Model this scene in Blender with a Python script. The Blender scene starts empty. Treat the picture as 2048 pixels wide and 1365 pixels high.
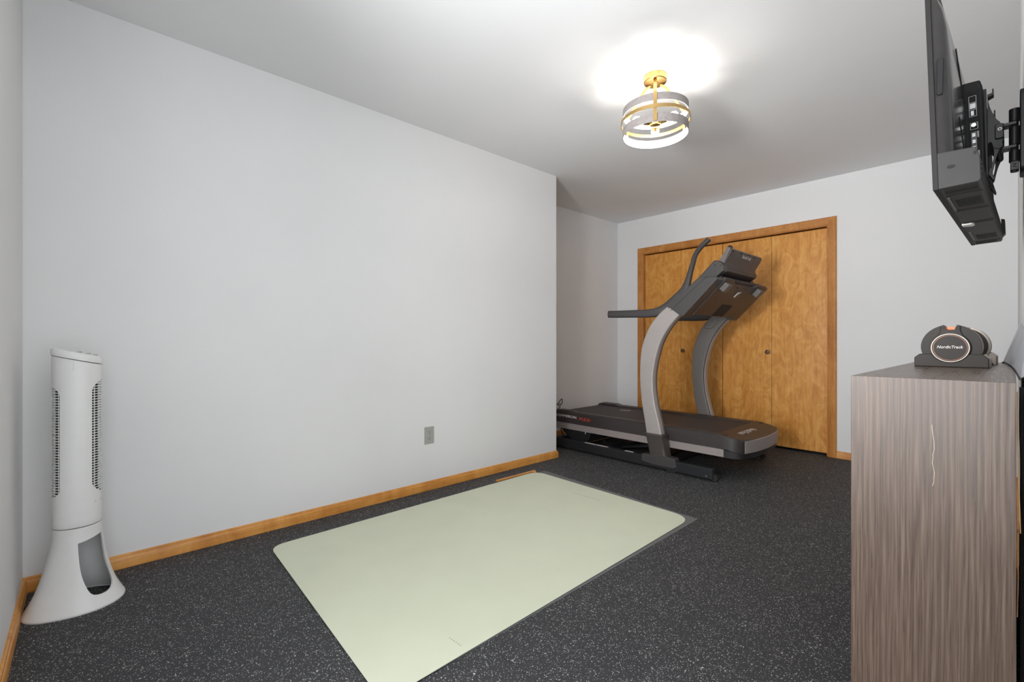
import bpy, bmesh, math, random
from mathutils import Vector, Matrix
random.seed(7)
S = bpy.context.scene
COL = S.collection
R = math.radians
PI = math.pi

# ---------------------------------------------------------------- camera, world, light, exposure
cam = bpy.data.cameras.new('camera'); cam_o = bpy.data.objects.new('camera', cam); COL.objects.link(cam_o)
cam.sensor_width = 36.0; cam.lens = 36.0 * 925.0 / 2048.0; cam.clip_start = 0.01
cam_o.location = (0.0, 0.0, 1.01); cam_o.rotation_euler = (R(90), 0, R(47.3))
S.camera = cam_o
S.view_settings.view_transform = 'Standard'; S.view_settings.look = 'None'
S.view_settings.exposure = 0.0; S.view_settings.gamma = 1.0
try: S.view_settings.use_curve_mapping = False
except Exception: pass

BULB_STRENGTH = 105.0
WORLD_STRENGTH = 2.8

w = bpy.data.worlds.new('world'); S.world = w; w.use_nodes = True
w.node_tree.nodes['Background'].inputs[0].default_value = (0.93, 0.96, 1.0, 1)
w.node_tree.nodes['Background'].inputs[1].default_value = WORLD_STRENGTH

def area(name, loc, target, sx, sy, power, color=(1, 1, 1)):
    l = bpy.data.lights.new(name, 'AREA'); l.shape = 'RECTANGLE'; l.size = sx; l.size_y = sy
    l.energy = power; l.color = color
    o = bpy.data.objects.new(name, l); COL.objects.link(o); o.location = loc
    o.rotation_euler = (Vector(target) - Vector(loc)).to_track_quat('-Z', 'Y').to_euler()
    return o
# added lamps out of view that brighten the room; no such sources known
POWER = dict(window=75.0, side_fill=0.5, ceiling_fill=9.0, fill=22.0)  # power of each added lamp; window is only the rear fill
area('added_rear_fill', (-0.9, -2.2, 1.2), (-1.9, 3.0, 1.5), 2.6, 1.9, POWER['window'], (0.96, 0.98, 1.0))  # added fill behind the camera, no real window there
area('added_side_fill', (1.9, -0.9, 1.1), (-1.6, 1.8, 1.3), 1.8, 2.0, POWER['side_fill'], (0.96, 0.98, 1.0))  # weak added fill from the right, no such door known
area('added_ceiling_fill', (0.25, -0.55, 1.45), (-0.2, 0.3, 2.6), 0.5, 0.5, POWER['ceiling_fill'])  # added lamp aimed up to brighten the ceiling
area('added_far_fill', (-1.0, -0.65, 1.3), (-2.0, 4.4, 2.25), 0.6, 0.6, POWER['fill']).data.spread = R(85)  # added lamp that lifts the far ceiling and back wall

# ---------------------------------------------------------------- materials
def lin(c):
    r = []
    for v in c:
        v = v / 255.0
        r.append(v / 12.92 if v <= 0.04045 else ((v + 0.055) / 1.055) ** 2.4)
    return (*r, 1.0)

class NT:
    def __init__(s, m):
        s.t = m.node_tree; s.n = s.t.nodes; s.b = s.n['Principled BSDF']
        s.out = s.n['Material Output']
    def new(s, k, **kw):
        n = s.n.new(k)
        for a, b in kw.items(): setattr(n, a, b)
        return n
    def link(s, a, b): s.t.links.new(a, b)
    def val(s, sock, v): sock.default_value = v
    def obj(s, scale=(1, 1, 1), rot=(0, 0, 0)):
        c = s.new('ShaderNodeTexCoord'); m = s.new('ShaderNodeMapping')
        m.inputs['Scale'].default_value = scale; m.inputs['Rotation'].default_value = rot
        s.link(c.outputs['Object'], m.inputs['Vector']); return m.outputs['Vector']
    def noise(s, vec, scale, detail=3, rough=.5, dist=0):
        n = s.new('ShaderNodeTexNoise'); n.inputs['Scale'].default_value = scale
        n.inputs['Detail'].default_value = detail; n.inputs['Roughness'].default_value = rough
        n.inputs['Distortion'].default_value = dist; s.link(vec, n.inputs['Vector']); return n.outputs['Fac']
    def ramp(s, fac, stops):
        n = s.new('ShaderNodeValToRGB'); e = n.color_ramp.elements
        e[0].position, e[0].color = stops[0]; e[1].position, e[1].color = stops[-1]
        for p, c in stops[1:-1]:
            x = e.new(p); x.color = c
        s.link(fac, n.inputs['Fac']); return n.outputs['Color']
    def mix(s, fac, a, b, mode='MIX'):
        n = s.new('ShaderNodeMix', data_type='RGBA', blend_type=mode)
        for sock, v in ((n.inputs[0], fac), (n.inputs[6], a), (n.inputs[7], b)):
            if hasattr(v, 'is_linked'): s.link(v, sock)
            else: sock.default_value = v
        return n.outputs[2]
    def math(s, op, a, b=0.0, c=None):
        n = s.new('ShaderNodeMath', operation=op)
        for sock, v in zip(n.inputs, (a, b, c)):
            if v is None: continue
            if hasattr(v, 'is_linked'): s.link(v, sock)
            else: sock.default_value = v
        return n.outputs[0]
    def bump(s, h, strength, dist=.002):
        n = s.new('ShaderNodeBump'); n.inputs['Strength'].default_value = strength
        n.inputs['Distance'].default_value = dist; s.link(h, n.inputs['Height'])
        s.link(n.outputs['Normal'], s.b.inputs['Normal'])

def base(name, rgb, rough=.5, metal=0.0, spec=.5):
    m = bpy.data.materials.new(name); m.use_nodes = True; t = NT(m)
    t.b.inputs['Base Color'].default_value = lin(rgb)
    t.b.inputs['Roughness'].default_value = rough; t.b.inputs['Metallic'].default_value = metal
    t.b.inputs['Specular IOR Level'].default_value = spec
    return m, t

def plastic(name, rgb, rough=.5, metal=0.0, vary=.06, scale=40, bump=.05, spec=.5):
    """paint / moulded plastic / metal with slight procedural unevenness"""
    m, t = base(name, rgb, rough, metal, spec)
    v = t.obj(); f = t.noise(v, scale, 4)
    c = lin(rgb); a = tuple(x * (1 - vary) for x in c[:3]) + (1,); b = tuple(min(1, x * (1 + vary)) for x in c[:3]) + (1,)
    t.link(t.ramp(f, [(.3, a), (.7, b)]), t.b.inputs['Base Color'])
    if bump: t.bump(t.noise(v, scale * 12, 2), bump, .0005)
    return m

M = {}
M['wall'] = plastic('wall_paint', (228, 228, 228), .62, vary=.012, scale=2.5, bump=.12, spec=.3)
M['ceiling'] = plastic('ceiling_paint', (234, 234, 235), .85, vary=.012, scale=2, bump=.1, spec=.2)
M['dark_gap'] = plastic('closet_dark', (40, 30, 22), .9)

def rubber_floor():
    m, t = base('speckled_rubber', (58, 58, 60), .72, spec=.35)
    v = t.obj()
    col = None
    n = t.noise(v, 260, 3, .6); big = t.noise(v, 2.2, 3)
    bcol = t.mix(n, lin((38, 38, 40)), lin((62, 62, 64)))
    bcol = t.mix(t.math('MULTIPLY', big, .35), bcol, lin((66, 66, 68)))
    for sc, th, lo in ((170, .50, .20), (110, .74, .17), (280, .62, .28)):
        vo = t.new('ShaderNodeTexVoronoi', feature='F1'); vo.inputs['Scale'].default_value = sc
        # warp so that the flecks are irregular chips
        nz = t.new('ShaderNodeTexNoise'); nz.inputs['Scale'].default_value = sc * 1.2; t.link(v, nz.inputs['Vector'])
        ad = t.new('ShaderNodeVectorMath', operation='MULTIPLY_ADD'); t.link(nz.outputs['Color'], ad.inputs[0])
        ad.inputs[1].default_value = (1.2 / sc,) * 3; t.link(v, ad.inputs[2]); t.link(ad.outputs[0], vo.inputs['Vector'])
        sep = t.new('ShaderNodeSeparateColor'); t.link(vo.outputs['Color'], sep.inputs[0])
        pick = t.math('GREATER_THAN', sep.outputs[0], th)
        size = t.math('MULTIPLY', sep.outputs[1], lo * 1.5)
        chip = t.math('LESS_THAN', vo.outputs['Distance'], size)
        f = t.math('MULTIPLY', pick, chip)
        f = t.math('MULTIPLY', f, t.math('MULTIPLY_ADD', sep.outputs[2], .6, .3))
        bcol = t.mix(f, bcol, lin((232, 232, 226)))
    # faint joint between rubber rolls
    sx = t.new('ShaderNodeSeparateXYZ'); t.link(v, sx.inputs[0])
    d = t.math('ABSOLUTE', t.math('SUBTRACT', sx.outputs['Y'], .98)); j1 = t.math('LESS_THAN', d, .0012)
    bcol = t.mix(t.math('MULTIPLY', j1, .7), bcol, lin((24, 24, 26)))
    t.link(bcol, t.b.inputs['Base Color']); t.bump(n, .35, .001)
    return m
M['floor'] = rubber_floor()

def wood(name, a, b, c, grain=(14, 14, 1.1), rough=.42, fig=5.0, knots=False):
    m, t = base(name, b, rough, spec=.45)
    v = t.obj(grain); vo = t.obj((1, 1, .55))
    f1 = t.noise(v, 2.0, 5, .6, 1.6); f2 = t.noise(vo, fig, 5, .62, 2.4); f3 = t.noise(t.obj((grain[0] * 9, grain[1] * 9, grain[2] * 3)), 3, 2)
    c1 = t.ramp(f1, [(.28, lin(a)), (.5, lin(b)), (.74, lin(c))])
    c2 = t.ramp(f2, [(.36, lin(a)), (.52, lin(b)), (.66, lin(c))])
    o = t.mix(.5, c1, c2)
    o = t.mix(t.math('MULTIPLY', f3, .28), o, lin(a))
    t.link(o, t.b.inputs['Base Color']); t.bump(f3, .08, .0006)
    return m
M['door_wood'] = wood('birch_door', (186, 116, 44), (218, 154, 74), (236, 182, 106), rough=.34, fig=9)
M['trim_wood'] = wood('oak_trim', (160, 96, 40), (194, 130, 62), (216, 158, 90), grain=(30, 30, 2), rough=.4, fig=3)
M['base_wood'] = wood('oak_baseboard', (180, 112, 46), (216, 152, 74), (232, 174, 98), grain=(20, 1.5, 26), rough=.38, fig=3)
M['knob_wood'] = wood('dark_wood_knob', (84, 54, 30), (108, 72, 42), (128, 90, 56), rough=.4)

def taupe():
    m, t = base('taupe_woodgrain', (128, 110, 98), .46, spec=.5)
    v = t.obj()
    warp = t.new('ShaderNodeTexNoise'); warp.inputs['Scale'].default_value = 3.2; warp.inputs['Detail'].default_value = 1
    mp = t.obj((1.6, .45, .45)); t.link(mp, warp.inputs['Vector'])
    sx = t.new('ShaderNodeSeparateXYZ'); t.link(v, sx.inputs[0])
    x = t.math('ADD', sx.outputs['X'], t.math('MULTIPLY', warp.outputs['Fac'], .016))
    cb = t.new('ShaderNodeCombineXYZ'); t.link(x, cb.inputs[0])
    t.link(t.math('MULTIPLY', sx.outputs['Y'], .022), cb.inputs[1]); t.link(t.math('MULTIPLY', sx.outputs['Z'], .022), cb.inputs[2])
    f = t.noise(cb.outputs[0], 320, 2, .5); g = t.noise(cb.outputs[0], 42, 3, .6); h = t.noise(t.obj((1.2, .4, .4)), 4, 3)
    c = t.ramp(f, [(.30, lin((76, 60, 50))), (.5, lin((102, 83, 70))), (.72, lin((128, 108, 93)))])
    wv = t.new('ShaderNodeTexWave', wave_type='BANDS', bands_direction='X'); wv.inputs['Scale'].default_value = 26
    wv.inputs['Distortion'].default_value = 3.5; wv.inputs['Detail'].default_value = 3; wv.inputs['Detail Scale'].default_value = 3
    t.link(cb.outputs[0], wv.inputs['Vector'])
    c = t.mix(t.math('MULTIPLY', t.math('POWER', wv.outputs['Fac'], 3.0), .45), c, lin((58, 47, 40)))
    c = t.mix(t.math('MULTIPLY', g, .5), c, lin((80, 67, 59)))
    c = t.mix(t.math('MULTIPLY', h, .30), c, lin((108, 93, 82)))
    # pale vertical scratch on the end panel
    wob = t.noise(t.obj((0, 0, 1)), 14, 2)
    cx = t.math('ADD', .012, t.math('MULTIPLY', t.math('SUBTRACT', wob, .5), .03))
    d = t.math('ABSOLUTE', t.math('SUBTRACT', sx.outputs['X'], cx))
    s1 = t.math('LESS_THAN', d, .0006); s2 = t.math('GREATER_THAN', sx.outputs['Z'], .672); s3 = t.math('LESS_THAN', sx.outputs['Z'], .815)
    s4 = t.math('LESS_THAN', sx.outputs['Y'], -.3335)
    s = t.math('MULTIPLY', t.math('MULTIPLY', s1, s2), t.math('MULTIPLY', s3, s4))
    c = t.mix(t.math('MULTIPLY', s, .6), c, lin((214, 196, 172)))
    t.link(c, t.b.inputs['Base Color']); t.bump(t.math('ADD', t.math('MULTIPLY', wv.outputs['Fac'], -1.0), t.math('MULTIPLY', g, .6)), .22, .0008)
    t.link(t.math('MULTIPLY_ADD', f, .2, .2), t.b.inputs['Roughness'])
    return m
M['taupe'] = taupe()
M['hardboard'] = wood('hardboard', (150, 100, 52), (190, 144, 88), (214, 176, 124), rough=.6)
M['white_plastic'] = plastic('white_plastic', (228, 228, 226), .38, vary=.01, bump=.03)
M['black_plastic'] = plastic('black_plastic', (36, 35, 36), .5)
M['vent_dark'] = plastic('vent_dark', (26, 26, 27), .8)
M['rail_black'] = plastic('black_rail_enamel', (33, 34, 36), .42, vary=.04)
M['charcoal'] = plastic('charcoal_plastic', (64, 61, 61), .42, vary=.04)
M['brown_black'] = plastic('brown_black_plastic', (60, 52, 50), .42, vary=.05)
M['deck_dark'] = plastic('deck_dark_plastic', (54, 49, 48), .42, vary=.05)
M['belt'] = plastic('belt_rubber', (58, 53, 53), .62, vary=.05, bump=.2)
M['silver'] = plastic('warm_silver_paint', (160, 153, 150), .4, metal=.15, vary=.03)
M['silver_band'] = plastic('brushed_band', (150, 141, 138), .42, metal=.2, vary=.03)
M['inner_grey'] = plastic('inner_grey_plastic', (98, 93, 90), .45, vary=.03)
M['boot'] = plastic('boot_grey', (78, 72, 69), .38, metal=.2, vary=.04)
M['chrome'] = plastic('chrome', (215, 215, 215), .18, metal=1.0, vary=.02, bump=0)
M['steel_screw'] = plastic('screw_steel', (170, 170, 170), .3, metal=.9, bump=0)
M['white_print'] = plastic('white_print', (235, 228, 224), .6, bump=0)
M['red_print'] = plastic('red_print', (226, 74, 48), .6, bump=0)
M['grey_print'] = plastic('grey_print', (150, 152, 138), .7, bump=0)
M['rubber_foot'] = plastic('rubber_foot', (28, 28, 28), .8)
M['cable'] = plastic('black_cable', (24, 24, 25), .55)
M['mat_green'] = plastic('sage_mat', (211, 215, 192), .66, vary=.02, scale=5, bump=.1, spec=.3)
M['mat_dark'] = plastic('dark_mat', (108, 108, 108), .75, vary=.04, scale=14)
M['mat_under'] = plastic('mat_underside', (38, 38, 38), .8)
M['tv_black'] = plastic('tv_plastic', (38, 37, 37), .55, vary=.04, bump=.04, spec=.25)
M['tv_back'] = plastic('tv_back_plastic', (56, 54, 53), .16, vary=.04, bump=.02)
M['tv_grey'] = plastic('tv_grey_plastic', (54, 52, 51), .5, vary=.04, spec=.3)
M['tv_screen'] = plastic('tv_screen', (12, 12, 14), .12, bump=0)
M['mount_black'] = plastic('mount_black', (40, 39, 39), .4, metal=.3)
M['brass'] = plastic('brushed_brass', (212, 178, 118), .3, metal=1.0, vary=.05)
M['ring_grey'] = plastic('weathered_grey_band', (140, 134, 132), .55, vary=.12, scale=60)
M['ring_white'] = plastic('white_inner_band', (232, 228, 222), .6, vary=.02)
M['plate_dark'] = plastic('weight_dark', (46, 40, 35), .6, vary=.05)
M['pale_lit'] = plastic('pale_lit_edge', (205, 194, 180), .4, vary=.05)  # pale tone paints light on plate edges; cheeks and badge rim share it
M['groove_black'] = plastic('groove_black', (18, 17, 16), .7)
M['copper_line'] = plastic('copper_line', (170, 112, 84), .4, metal=.3)
M['orange'] = plastic('orange_dial', (244, 120, 22), .38, vary=.08)
M['outlet'] = plastic('outlet_grey', (168, 167, 163), .42, vary=.03)
M['sheet'] = plastic('grey_blue_sheet', (236, 238, 243), .3, vary=.04, scale=8)

def emis(name, rgb, strength):
    m = bpy.data.materials.new(name); m.use_nodes = True; t = NT(m)
    t.b.inputs['Base Color'].default_value = lin(rgb); t.b.inputs['Emission Color'].default_value = lin(rgb)
    t.b.inputs['Emission Strength'].default_value = strength; return m
M['bulb'] = emis('lit_bulb', (255, 251, 245), BULB_STRENGTH)

# ---------------------------------------------------------------- mesh helpers
def box(bm, a, b):
    (x0, y0, z0), (x1, y1, z1) = a, b
    v = [bm.verts.new(p) for p in ((x0,y0,z0),(x1,y0,z0),(x1,y1,z0),(x0,y1,z0),(x0,y0,z1),(x1,y0,z1),(x1,y1,z1),(x0,y1,z1))]
    for f in ((0,3,2,1),(4,5,6,7),(0,1,5,4),(1,2,6,5),(2,3,7,6),(3,0,4,7)): bm.faces.new([v[i] for i in f])
    return v

def loft(bm, rings, cap0=True, cap1=True, closed=True):
    vs = [[bm.verts.new(p) for p in r] for r in rings]
    n = len(rings[0])
    for a, b in zip(vs, vs[1:]):
        for i in range(n if closed else n - 1):
            j = (i + 1) % n
            bm.faces.new((a[i], a[j], b[j], b[i]))
    if cap0: bm.faces.new(list(reversed(vs[0])))
    if cap1: bm.faces.new(vs[-1])
    return vs

def prism(bm, pts, axis, a, b):
    """outline pts (2D) extruded along axis from a to b"""
    def p3(p, c):
        if axis == 'y': return (p[0], c, p[1])
        if axis == 'x': return (c, p[0], p[1])
        return (p[0], p[1], c)
    loft(bm, [[p3(p, a) for p in pts], [p3(p, b) for p in pts]])

def frame(d, up=(0, 0, 1)):
    d = Vector(d).normalized(); up = Vector(up)
    if abs(d.dot(up)) > .97: up = Vector((1, 0, 0))
    s = d.cross(up).normalized(); u = s.cross(d).normalized(); return d, s, u

def cyl(bm, p0, p1, r0, r1=None, n=24):
    r1 = r0 if r1 is None else r1
    p0, p1 = Vector(p0), Vector(p1); d, s, u = frame(p1 - p0)
    loft(bm, [[p + s * (r * math.cos(2*PI*i/n)) + u * (r * math.sin(2*PI*i/n)) for i in range(n)] for p, r in ((p0, r0), (p1, r1))])

def catmull(pts, k=6):
    P = [Vector(p) for p in pts]; P = [2*P[0]-P[1]] + P + [2*P[-1]-P[-2]]; out = []
    for i in range(1, len(P) - 2):
        for j in range(k):
            t = j / k; a, b, c, d = P[i-1:i+3]
            out.append(.5*((2*b) + (c-a)*t + (2*a-5*b+4*c-d)*t*t + (3*b-a-3*c+d)*t*t*t))
    out.append(P[-2]); return out

def tube(bm, pts, rs, n=12, up=(0, 1, 0), k=6, smooth=True, power=2.0):
    """sweep; rs = one (w,h) or a list of (w,h): w along 'up', h across"""
    P = catmull(pts, k) if smooth else [Vector(p) for p in pts]
    m = len(P)
    if isinstance(rs, (int, float)): rs = (rs, rs)
    if isinstance(rs, tuple): RS = [rs] * m
    else:
        q = catmull([(a, b, 0) for a, b in rs], k) if smooth else [Vector((a, b, 0)) for a, b in rs]
        RS = [(v.x, v.y) for v in q]
    rings = []
    for i, p in enumerate(P):
        d = (P[min(i+1, m-1)] - P[max(i-1, 0)]).normalized()
        s = d.cross(Vector(up)).normalized(); u = s.cross(d).normalized()
        ring = []
        for j in range(n):
            a = 2*PI*j/n; c, sn = math.cos(a), math.sin(a)
            c = math.copysign(abs(c)**(2/power), c); sn = math.copysign(abs(sn)**(2/power), sn)
            ring.append(p + u * (RS[i][0] * c) + s * (RS[i][1] * sn))
        rings.append(ring)
    loft(bm, rings)

def lathe(bm, prof, center=(0, 0, 0), n=48, closed=False, sx=1, sy=1):
    """prof = [(r,z)...] ring by ring; closed joins last to first (a band)"""
    c = Vector(center)
    rings = [[c + Vector((r*math.cos(2*PI*i/n)*sx, r*math.sin(2*PI*i/n)*sy, z)) for i in range(n)] for r, z in prof]
    if closed: rings.append(rings[0])
    loft(bm, rings, not closed, not closed)
    if closed: bmesh.ops.remove_doubles(bm, verts=bm.verts, dist=1e-6)

def sphere(bm, c, r, sc=(1, 1, 1), n=20):
    bmesh.ops.create_uvsphere(bm, u_segments=n, v_segments=n//2, radius=r,
        matrix=Matrix.Translation(c) @ Matrix.Diagonal((*sc, 1)))

ORG = {}
def root(name, loc, label, cat, group=None, rot=None):
    o = bpy.data.objects.new(name, None); COL.objects.link(o); o.location = loc; o.empty_display_size = .1
    o['label'] = label; o['category'] = cat
    if group: o['group'] = group
    if rot: o.rotation_euler = rot; ORG[o.name] = Vector((0, 0, 0))
    else: ORG[o.name] = Vector(loc)
    return o

def obj(name, bm, mat, parent=None, label=None, bevel=0, seg=2, smooth=True, angle=35, **props):
    if isinstance(bm, bmesh.types.BMesh):
        bmesh.ops.recalc_face_normals(bm, faces=bm.faces)
        me = bpy.data.meshes.new(name); bm.to_mesh(me); bm.free()
    else: me = bm; me.name = name
    o = bpy.data.objects.new(name, me); COL.objects.link(o)
    if mat is not None: me.materials.append(M[mat] if isinstance(mat, str) else mat)
    if parent is not None:
        off = ORG.get(parent.name, Vector((0, 0, 0)))
        me.transform(Matrix.Translation(-off)); ORG[o.name] = off
        o.parent = parent
    if smooth:
        me.polygons.foreach_set('use_smooth', [True] * len(me.polygons)); me.set_sharp_from_angle(angle=R(angle))
    if bevel:
        b = o.modifiers.new('bevel', 'BEVEL'); b.width = bevel; b.segments = seg; b.limit_method = 'ANGLE'; b.angle_limit = R(40)
        b.harden_normals = True
    if label: o['label'] = label
    for k, v in props.items(): o[k] = v
    return o

def B(): return bmesh.new()
def boxes(*bs):
    bm = B()
    for a, b in bs: box(bm, a, b)
    return bm

def pieces(name, bm, mat, parent, **kw):
    """one object for every separate piece of the mesh"""
    bm.verts.ensure_lookup_table(); seen = set(); out = []
    for v in bm.verts:
        if v in seen: continue
        comp = []; st = [v]; seen.add(v)
        while st:
            q = st.pop(); comp.append(q)
            for e in q.link_edges:
                o_ = e.other_vert(q)
                if o_ not in seen: seen.add(o_); st.append(o_)
        nb = bmesh.new(); mp = {q: nb.verts.new(q.co) for q in comp}
        fs = {f for q in comp for f in q.link_faces}
        for f in fs: nb.faces.new([mp[q] for q in f.verts])
        out.append(obj(name, nb, mat, parent, **kw))
    bm.free(); return out[0]

def struct(name, bm, mat, **kw):
    return obj(name, bm, mat, kind='structure', **kw)

def bake(o):
    dg = bpy.context.evaluated_depsgraph_get(); me = bpy.data.meshes.new_from_object(o.evaluated_get(dg))
    d = o.data; bpy.data.objects.remove(o); 
    return me

def text_mesh(body, origin, xdir, up, width, height, shear=.0, extrude=.0006, bold=.0, center=True):
    c = bpy.data.curves.new('txt', 'FONT'); c.body = body; c.size = 1; c.shear = shear; c.offset = bold; c.extrude = 0.0
    c.resolution_u = 3
    o = bpy.data.objects.new('txt', c); COL.objects.link(o); bpy.context.view_layer.update()
    me = bake(o); bpy.data.curves.remove(c)
    xs = [v.co.x for v in me.vertices]; ys = [v.co.y for v in me.vertices]
    x0, x1, y0, y1 = min(xs), max(xs), min(ys), max(ys)
    X = Vector(xdir).normalized(); U = Vector(up).normalized(); N = X.cross(U)
    for v in me.vertices:
        a = (v.co.x - x0) / (x1 - x0) * width; b = (v.co.y - y0) / (y1 - y0) * height
        if center: a -= width / 2; b -= height / 2
        v.co = Vector(origin) + X * a + U * b + N * extrude
    return me

# ---------------------------------------------------------------- setting
XL, XA, XR, YN, YA, YB, H = -3.27, -2.69, 0.022, -0.184, 3.005, 4.77, 2.44
struct('floor', boxes(((-3.4, -1.0, -.1), (.6, 4.9, 0))), 'floor', smooth=False)
struct('ceiling', boxes(((-3.4, -1.0, H), (.6, 4.9, H + .1))), 'ceiling', smooth=False)
struct('wall_left', boxes(((-3.4, YN - .1, 0), (XA, YA, H))), 'wall', smooth=False)
struct('wall_recess', boxes(((-3.4, YA, 0), (XL, YB + .1, H))), 'wall', smooth=False)
struct('wall_right', boxes(((XR, .78, 0), (XR + .12, YB + .1, H))), 'wall', smooth=False)
struct('wall_near', boxes(((XA, YN - .1, 0), (-1.25, YN, H))), 'wall', smooth=False)
# back wall with the closet opening
DX0, DX1, DZ = -2.925, -1.092, 2.03
struct('wall_back', boxes(((XL, YB, 0), (DX0, YB + .1, H)), ((DX1, YB, 0), (XR, YB + .1, H)), ((DX0, YB, DZ), (DX1, YB + .1, H))), 'wall', smooth=False)
struct('wall_closet_inside', boxes(((DX0 - .05, YB + .1, 0), (DX1 + .05, YB + .13, H))), 'dark_gap', smooth=False)
# closet casing and jamb
bm = B()
def casing_profile(s):   # across the casing width 0..0.066 -> projection
    return [(0, 0), (0, .010), (.008, .014), (.03, .016), (.05, .020), (.058, .020), (.066, .014), (.066, 0)]
CW = .066
prof = casing_profile(1)
def sweep_casing(bm, path_corners):
    # mitred U: left leg up, across the top, right leg down. profile goes outward from the opening
    x0, x1, zt = path_corners
    rings = []
    for (sx, x, z) in ((-1, x0, 0), (-1, x0, zt), (1, x1, zt), (1, x1, 0)):
        ring = []
        for (wd, pr) in prof:
            zz = z if z == 0 else z + wd
            ring.append((x + sx * wd, YB - pr, zz))
        rings.append(ring)
    loft(bm, rings)
sweep_casing(bm, (DX0 + .006, DX1 - .006, DZ - .006))
struct('trim_1', bm, 'trim_wood', angle=25)
struct('trim_2', boxes(((DX0, YB - .001, 0), (DX0 + .014, YB + .1, DZ)), ((DX1 - .014, YB - .001, 0), (DX1, YB + .1, DZ)), ((DX0 + .014, YB - .001, DZ - .014), (DX1 - .014, YB + .1, DZ))), 'trim_wood', bevel=.001)
# bifold doors: two pairs of leaves
def bifold(name, x0, xm, x1, kx):
    d = bpy.data.objects.new(name, None); COL.objects.link(d); d.location = (x0, YB + .03, 0); d['kind'] = 'structure'
    ORG[d.name] = Vector((x0, YB + .03, 0))
    for a, b in ((x0, xm - .0012), (xm + .0012, x1)):
        obj('door_leaf', boxes(((a, YB + .025, .022), (b, YB + .058, DZ - .026))), 'door_wood', d, bevel=.0015)
    bm = B(); k = Vector((kx, YB + .025, .906))
    for p in (((.010, 0), (.010, .012), (.019, .018), (.0215, .026), (.019, .033), (.008, .036)),):
        rings = [[k + Vector((r*math.cos(2*PI*i/24), -y, r*math.sin(2*PI*i/24))) for i in range(24)] for r, y in p]
        loft(bm, rings)
    obj('door_knob', bm, 'knob_wood', d, label='round dark wooden knob')
bifold('door_1', DX0 + .017, -2.467, -2.019, -2.437)
bifold('door_2', -2.013, -1.557, DX1 - .017, -1.588)

# baseboards
def baseboard(name, p0, p1, inward, ends=(0, 0)):
    p0, p1, nrm = Vector((*p0, 0)), Vector((*p1, 0)), Vector((*inward, 0)); d = (p1 - p0).normalized()
    pf = [(0, 0), (.014, 0), (.014, .040), (.012, .046), (.0095, .049), (.0085, .055), (.004, .059), (0, .060)]
    bm = B(); rings = []
    for p, e in ((p0, ends[0]), (p1, ends[1])):
        rings.append([p + nrm * a + d * (a * e) + Vector((0, 0, b)) for a, b in pf])
    loft(bm, rings); struct(name, bm, 'base_wood', angle=25)
baseboard('baseboard_left', (XA, YN), (XA, YA), (1, 0), (1, 1))
baseboard('baseboard_left_end', (XA, YA), (XL, YA), (0, 1), (-1, -1))
baseboard('baseboard_near', (XA, YN), (-1.25, YN), (0, 1), (1, 0))
baseboard('baseboard_recess', (XL, YA), (XL, YB), (1, 0), (1, -1))
baseboard('baseboard_back_left', (XL, YB), (DX0 - CW + .006, YB), (0, -1), (1, 0))
baseboard('baseboard_back_right', (DX1 + CW - .006, YB), (XR, YB), (0, -1), (0, -1))
baseboard('baseboard_right', (XR, YB), (XR, 2.9), (-1, 0), (1, 0))

# wall outlet
o = root('wall_outlet', (XA, 1.7155, .37), 'grey duplex electrical outlet low on the long left wall', 'outlet')
obj('cover_plate', boxes(((XA, 1.678, .312), (XA + .005, 1.753, .428))), 'outlet', o, bevel=.002)
for cz in (.390, .350):
    bm = B()
    pts = [(1.7155 + .0165*max(-1, min(1, 1.25*math.cos(a))), cz + .0145*math.sin(a)) for a in [2*PI*i/24 for i in range(24)]]
    prism(bm, pts, 'x', XA + .0045, XA + .0075)
    r_ = obj('receptacle', bm, 'outlet', o)
    bm = B(); box(bm, (XA + .0070, 1.7095, cz), (XA + .0079, 1.7115, cz + .008)); box(bm, (XA + .0070, 1.7205, cz), (XA + .0079, 1.7225, cz + .007))
    cyl(bm, (XA + .0070, 1.716, cz - .007), (XA + .0079, 1.716, cz - .007), .0028, n=12)
    obj('socket_slots', bm, 'vent_dark', r_)
bm = B(); cyl(bm, (XA + .005, 1.7155, .37), (XA + .0062, 1.7155, .37), .003, n=12); obj('screw', bm, 'steel_screw', o)

# ---------------------------------------------------------------- ceiling light
LX, LY = -1.31, 2.26
L = root('ceiling_light', (LX, LY, H), 'brass semi flush ceiling light with three open bands and lit bulbs', 'ceiling light')
bm = B(); lathe(bm, [(.052, 2.44), (.0605, 2.4385), (.0605, 2.408), (.058, 2.404), (.02, 2.402)], (LX, LY, 0), 48)
obj('canopy', bm, 'brass', L, angle=30)
bm = B(); cyl(bm, (LX, LY, 2.19), (LX, LY, 2.405), .0075); sphere(bm, (LX, LY, 2.40), .015, (1, 1, .7)); obj('stem', bm, 'brass', L)
def band(z0, z1, r, name, mat_out, mat_in):
    bm = B(); lathe(bm, [(r, z0), (r, z1), (r - .002, z1), (r - .002, z0)], (LX, LY, 0), 72, closed=True)
    o = obj(name, bm, mat_out, L, angle=30)
    bm = B(); lathe(bm, [(r - .0022, z0 + .0005), (r - .0022, z1 - .0005), (r - .003, z1 - .0005), (r - .003, z0 + .0005)], (LX, LY, 0), 72, closed=True)
    obj('band_lining', bm, mat_in, o, angle=30)
band(2.228, 2.266, .170, 'shade_band', 'ring_grey', 'ring_white')
band(2.186, 2.204, .180, 'brass_band', 'brass', 'brass')
band(2.118, 2.162, .170, 'shade_band', 'ring_grey', 'ring_white')
caz = math.atan2(-LY, -LX)     # one strap faces the doorway
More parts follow.
